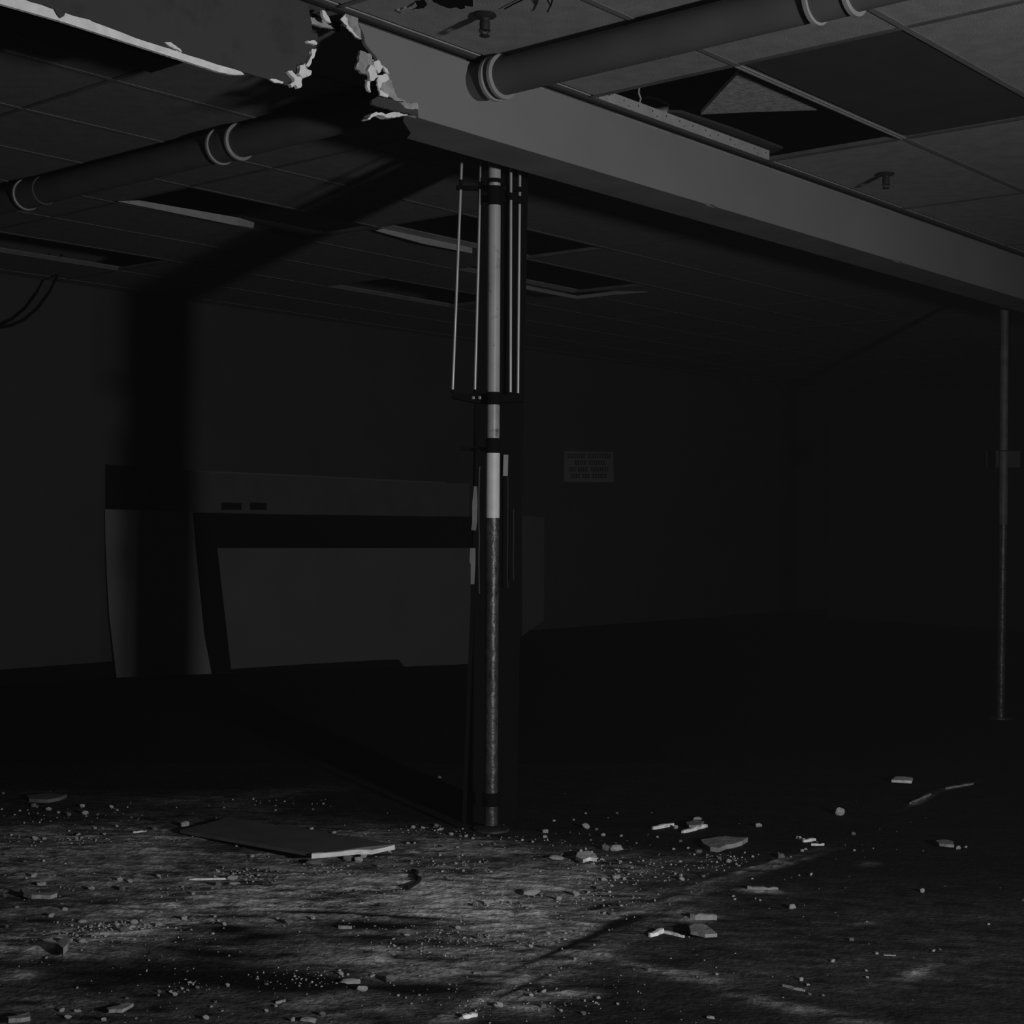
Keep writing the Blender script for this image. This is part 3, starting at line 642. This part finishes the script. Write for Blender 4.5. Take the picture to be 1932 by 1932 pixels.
# clusters of uncountable grit
def grit(name, label, clusters, m, seed):
    rnd = random.Random(seed); g = MB()
    for cx, cy, rx, ry, n_, s0, s1 in clusters:
        for _ in range(int(n_ * (1.0 if m == 'grit' else .6))):
            x = rnd.gauss(cx, rx); y = rnd.gauss(cy, ry)
            if y < 1480: continue
            p = atz(x, y, 0); s = (s0 + (s1 - s0) * rnd.random() ** 2.2) * p.y / FPX * .5
            a = rnd.uniform(0, 3.14); ax = Vector((math.cos(a), math.sin(a), 0)); ay = Vector((-ax.y, ax.x, 0))
            k = rnd.uniform(.35, .9); h_ = s * rnd.uniform(.4, 1.2)
            vs_ = [p + ax * s, p + ay * s * k, p - ax * s * rnd.uniform(.7, 1), p - ay * s * k]
            g.add(vs_ + [q + Z * h_ * rnd.uniform(.6, 1) + (p - q) * .35 for q in vs_], [(3, 2, 1, 0), (4, 5, 6, 7), (0, 1, 5, 4), (1, 2, 6, 5), (2, 3, 7, 6), (3, 0, 4, 7)])
    o = g.build(name, M[m], origin=(0, 0, 0)); tag(o, label, 'grit', None, 'stuff')
grit('plaster_grit', 'fine pale plaster grit strewn over the dusty floor', [
 (230, 1752, 60, 11, 170, 3, 9), (120, 1775, 60, 10, 90, 3, 8), (150, 1585, 90, 8, 90, 3, 8), (470, 1652, 40, 7, 70, 3, 9), (620, 1645, 30, 8, 40, 3, 8), (920, 1703, 40, 7, 70, 3, 9),
 (850, 1632, 40, 12, 70, 3, 8), (800, 1566, 40, 5, 60, 2, 6), (1105, 1622, 26, 7, 90, 3, 9), (1200, 1640, 80, 16, 130, 3, 8), (1370, 1625, 40, 10, 60, 3, 7), (820, 1775, 70, 14, 90, 3, 8),
 (600, 1680, 220, 26, 200, 2, 6), (950, 1760, 120, 24, 120, 3, 7), (1120, 1690, 60, 20, 110, 3, 8), (570, 1848, 70, 10, 60, 3, 8), (980, 1890, 80, 14, 70, 3, 8), (360, 1860, 22, 7, 25, 3, 7), (100, 1540, 80, 14, 70, 2, 6), (880, 1600, 60, 16, 70, 2, 6), (130, 1650, 90, 26, 70, 2, 7),
 (500, 1512, 60, 5, 30, 2, 5), (1060, 1590, 80, 12, 60, 2, 5), (1400, 1700, 250, 90, 60, 2, 4)], 'grit', 11)
grit('grey_grit', 'dull grey grit spread thinly across the dirty floor', [(500, 1740, 420, 70, 500, 3, 7), (1000, 1720, 260, 60, 260, 3, 7), (300, 1600, 260, 50, 260, 2, 6), (500, 1880, 400, 40, 220, 3, 8), (1100, 1860, 160, 50, 90, 3, 7)], 'dimstone', 12)

def flat(name, pts, z0, th, m, label, cat, lift=None, jg=.8):
    P = []
    for i, (x, y) in enumerate(jag(pts, jg, 12, len(pts))):
        p = atz(x, y, z0); P.append(p)
    o = MB().prism(P, Z * th).build(name, M[m]); tag(o, label, cat); return o
# the large fallen tile propped on rubble: its front edge shows white core
ft_ = empty('fallen_ceiling_tile', 'large grey ceiling tile lying on the floor with its broken white front edge raised', 'ceiling tile', atz(540, 1605, 0))
L0, L1, R1, R0 = atz(340, 1572, .008), atz(590, 1617, .034), atz(745, 1599, .034), atz(430, 1549, .006)
mid = [L1, L1.lerp(R1, .3) + Vector((0, -.005, 0)), L1.lerp(R1, .62) + Vector((0, .01, 0)), R1]
MB().prism([L0] + mid + [R1.lerp(R0, .5) + Vector((.03, 0, 0)), R0], Z * .012).build('tile_face', M['slabtop'], ft_)
co = MB()
ed = [((588, 1611), (588, 1620)), ((612, 1609), (612, 1619)), ((640, 1607), (640, 1616)), ((672, 1603), (674, 1612)), ((700, 1604), (702, 1612)), ((722, 1600), (724, 1607)), ((744, 1594), (745, 1603))]
top_ = [atY(x, y, 0) for (x, y), _ in ed]
YE = [L1.y - .012 + (R1.y - L1.y) * i / 6 for i in range(7)]
Pt = [atY(a[0], a[1], YE[i]) for i, (a, b_) in enumerate(ed)] + [atY(b_[0], b_[1], YE[i]) for i, (a, b_) in reversed(list(enumerate(ed)))]
co.prism(Pt, Vector((0, .015, 0)))
co.build('broken_core', M['gypsum'], ft_)['label'] = 'broken white front edge'
place(ROCK[2], 686, 1618, 16, 14, 'plaster_lump', 'plaster prop directly under the middle of the raised white edge', 'plaster lump', None, .5)
place(DROCK[3], 655, 1624, 20, 12, 'plaster_lump', 'dull lump in the shadow under the raised white edge', 'plaster lump', None, .1)
def stick(a, b_, r, label, m='stone', name='plaster_stick', cat='stick', zz=.004):
    p, q = atz(a[0], a[1], 0), atz(b_[0], b_[1], 0); d = (q - p).normalized(); s = Vector((-d.y, d.x, 0)); n_ = 7; g = MB(); rnd = random.Random(int(a[0])); vs_ = []
    for i in range(n_):
        c = p.lerp(q, i / (n_ - 1)) + s * rnd.uniform(-r, r) * .25; w_ = r * rnd.uniform(.7, 1.1) * (.6 if i in (0, n_ - 1) else 1)
        hh = r * 1.5 * rnd.uniform(.7, 1.1); vs_ += [c - s * w_, c + s * w_, c + s * w_ * .8 + Z * hh, c - s * w_ * .8 + Z * hh]
    fs_ = [(0, 1, 2, 3), tuple((n_ - 1) * 4 + k for k in (3, 2, 1, 0))]
    for i in range(n_ - 1):
        for k in range(4): fs_.append((i * 4 + k, (i + 1) * 4 + k, (i + 1) * 4 + (k + 1) % 4, i * 4 + (k + 1) % 4))
    tag(g.add(vs_, fs_).build(name, M[m]), label, cat)
stick((357, 1661), (432, 1659), .005, 'thin pale lath lying left of the centre', name='thin_lath', cat='lath')
stick((251, 1572), (276, 1570), .005, 'short pale stick far back on the left floor')
stick((1231, 1565), (1270, 1558), .009, 'thick bright plaster stick, left of the pair')
stick((1288, 1572), (1333, 1560), .009, 'bright angled plaster stick in front of a dull scrap, right of the pair')
stick((1503, 1581), (1519, 1588), .007, 'short white stick touching the forked pair on the right')
stick((1515, 1589), (1538, 1586), .007, 'longer white stick of the forked pair on the right')
stick((1530, 1595), (1555, 1595), .005, 'thin white stick just below the forked pair')
stick((1225, 1768), (1251, 1759), .008, 'bright left half of a bent white strip on the dark floor')
stick((1250, 1759), (1290, 1769), .005, 'thin right half of a bent white strip on the dark floor')
stick((1477, 1861), (1518, 1871), .004, 'dim thin stick low on the dark right floor', 'dimstone')
stick((1667, 1803), (1690, 1804), .003, 'faint tiny stick on the dark right floor', 'dimstone')
stick((1410, 1678), (1468, 1681), .008, 'long dull strip just right of the wheel track', 'dimstone')
stick((1716, 1518), (1756, 1500), .006, 'faint thin stick far back on the right floor', 'dimstone')
stick((1784, 1489), (1836, 1480), .006, 'faint thin stick at the far back, right of the other', 'dimstone')
stick((638, 1752), (664, 1752), .006, 'flat pale sliver in the middle of the dark streaks', 'dimstone')
stick((872, 1923), (900, 1917), .007, 'pale stick at the bottom edge right of centre')
stick((520, 1894), (538, 1889), .004, 'tiny dull sliver low on the left of centre', 'dimstone')
stick((1302, 1734), (1352, 1735), .012, 'dull pale strip above the grey shard on the right', 'dimstone')
flat('grey_slab', [(1322, 1592), (1345, 1588), (1368, 1585), (1390, 1588), (1411, 1588), (1400, 1595), (1385, 1600), (1370, 1602), (1356, 1608), (1340, 1606), (1328, 1600)], 0, .016, 'dimstone', 'flat grey slab lying right of the white chips', 'slab')
flat('grey_slab', [(1300, 1753), (1312, 1748), (1330, 1750), (1344, 1760), (1353, 1768), (1330, 1769), (1318, 1766), (1303, 1763)], .012, .01, 'dimstone', 'grey triangular shard beside the bent white strip', 'slab')
flat('grey_slab', [(1294, 1555), (1310, 1551), (1328, 1553), (1322, 1560), (1300, 1561)], .01, .008, 'dimstone', 'dull scrap behind the bright angled plaster stick', 'scrap')
flat('grey_slab', [(1682, 1476), (1690, 1470), (1705, 1470), (1722, 1472), (1720, 1478), (1700, 1477)], .01, .012, 'stone', 'pale chip farthest back on the dark right floor', 'slab')
flat('grey_slab', [(1765, 1590), (1785, 1589), (1798, 1592), (1800, 1599), (1785, 1598), (1772, 1596)], .01, .01, 'dimstone', 'dull chip on the dark floor at the far right', 'slab')
flat('grey_slab', [(50, 1506), (90, 1503), (126, 1505), (112, 1511), (90, 1515), (55, 1513)], 0, .014, 'slabtop', 'dim flat board far back at the left edge', 'slab')
flat('grey_slab', [(38, 1682), (55, 1688), (75, 1691), (108, 1692), (95, 1697), (60, 1696), (44, 1692)], .008, .012, 'dimstone', 'dull wedge shaped flake near the left edge', 'slab')
flat('grey_slab', [(104, 1793), (118, 1783), (129, 1786), (128, 1793), (119, 1803), (112, 1797)], .01, .02, 'dimstone', 'dull square block below the left dust drift', 'block')
flat('paper_flake', [(200, 1908), (222, 1903), (238, 1898), (252, 1899), (240, 1906), (230, 1911), (205, 1911)], .006, .008, 'dimstone', 'curved pale flake low on the left floor', 'flake')
flat('paper_flake', [(14, 1926), (38, 1922), (56, 1917), (57, 1926), (40, 1929), (16, 1930)], .01, .01, 'dimstone', 'pale board scrap in the bottom left corner', 'scrap')
flat('paper_flake', [(1090, 1614), (1110, 1611), (1124, 1618), (1126, 1626), (1112, 1624), (1100, 1628), (1086, 1622)], .01, .012, 'stone', 'crumbled white plaster heap right of the white stick', 'heap')
P = [atz(x, y, .006) for x, y in [(778, 1641), (786, 1645), (783, 1652), (791, 1658), (787, 1665), (778, 1671), (766, 1675)]]
tag(MB().tube(P, [.005, .008, .006, .009, .007, .007, .01], 8).build('black_scrap', M['scrap']), 'twisted black scrap lying on the pale dust in the middle', 'scrap')
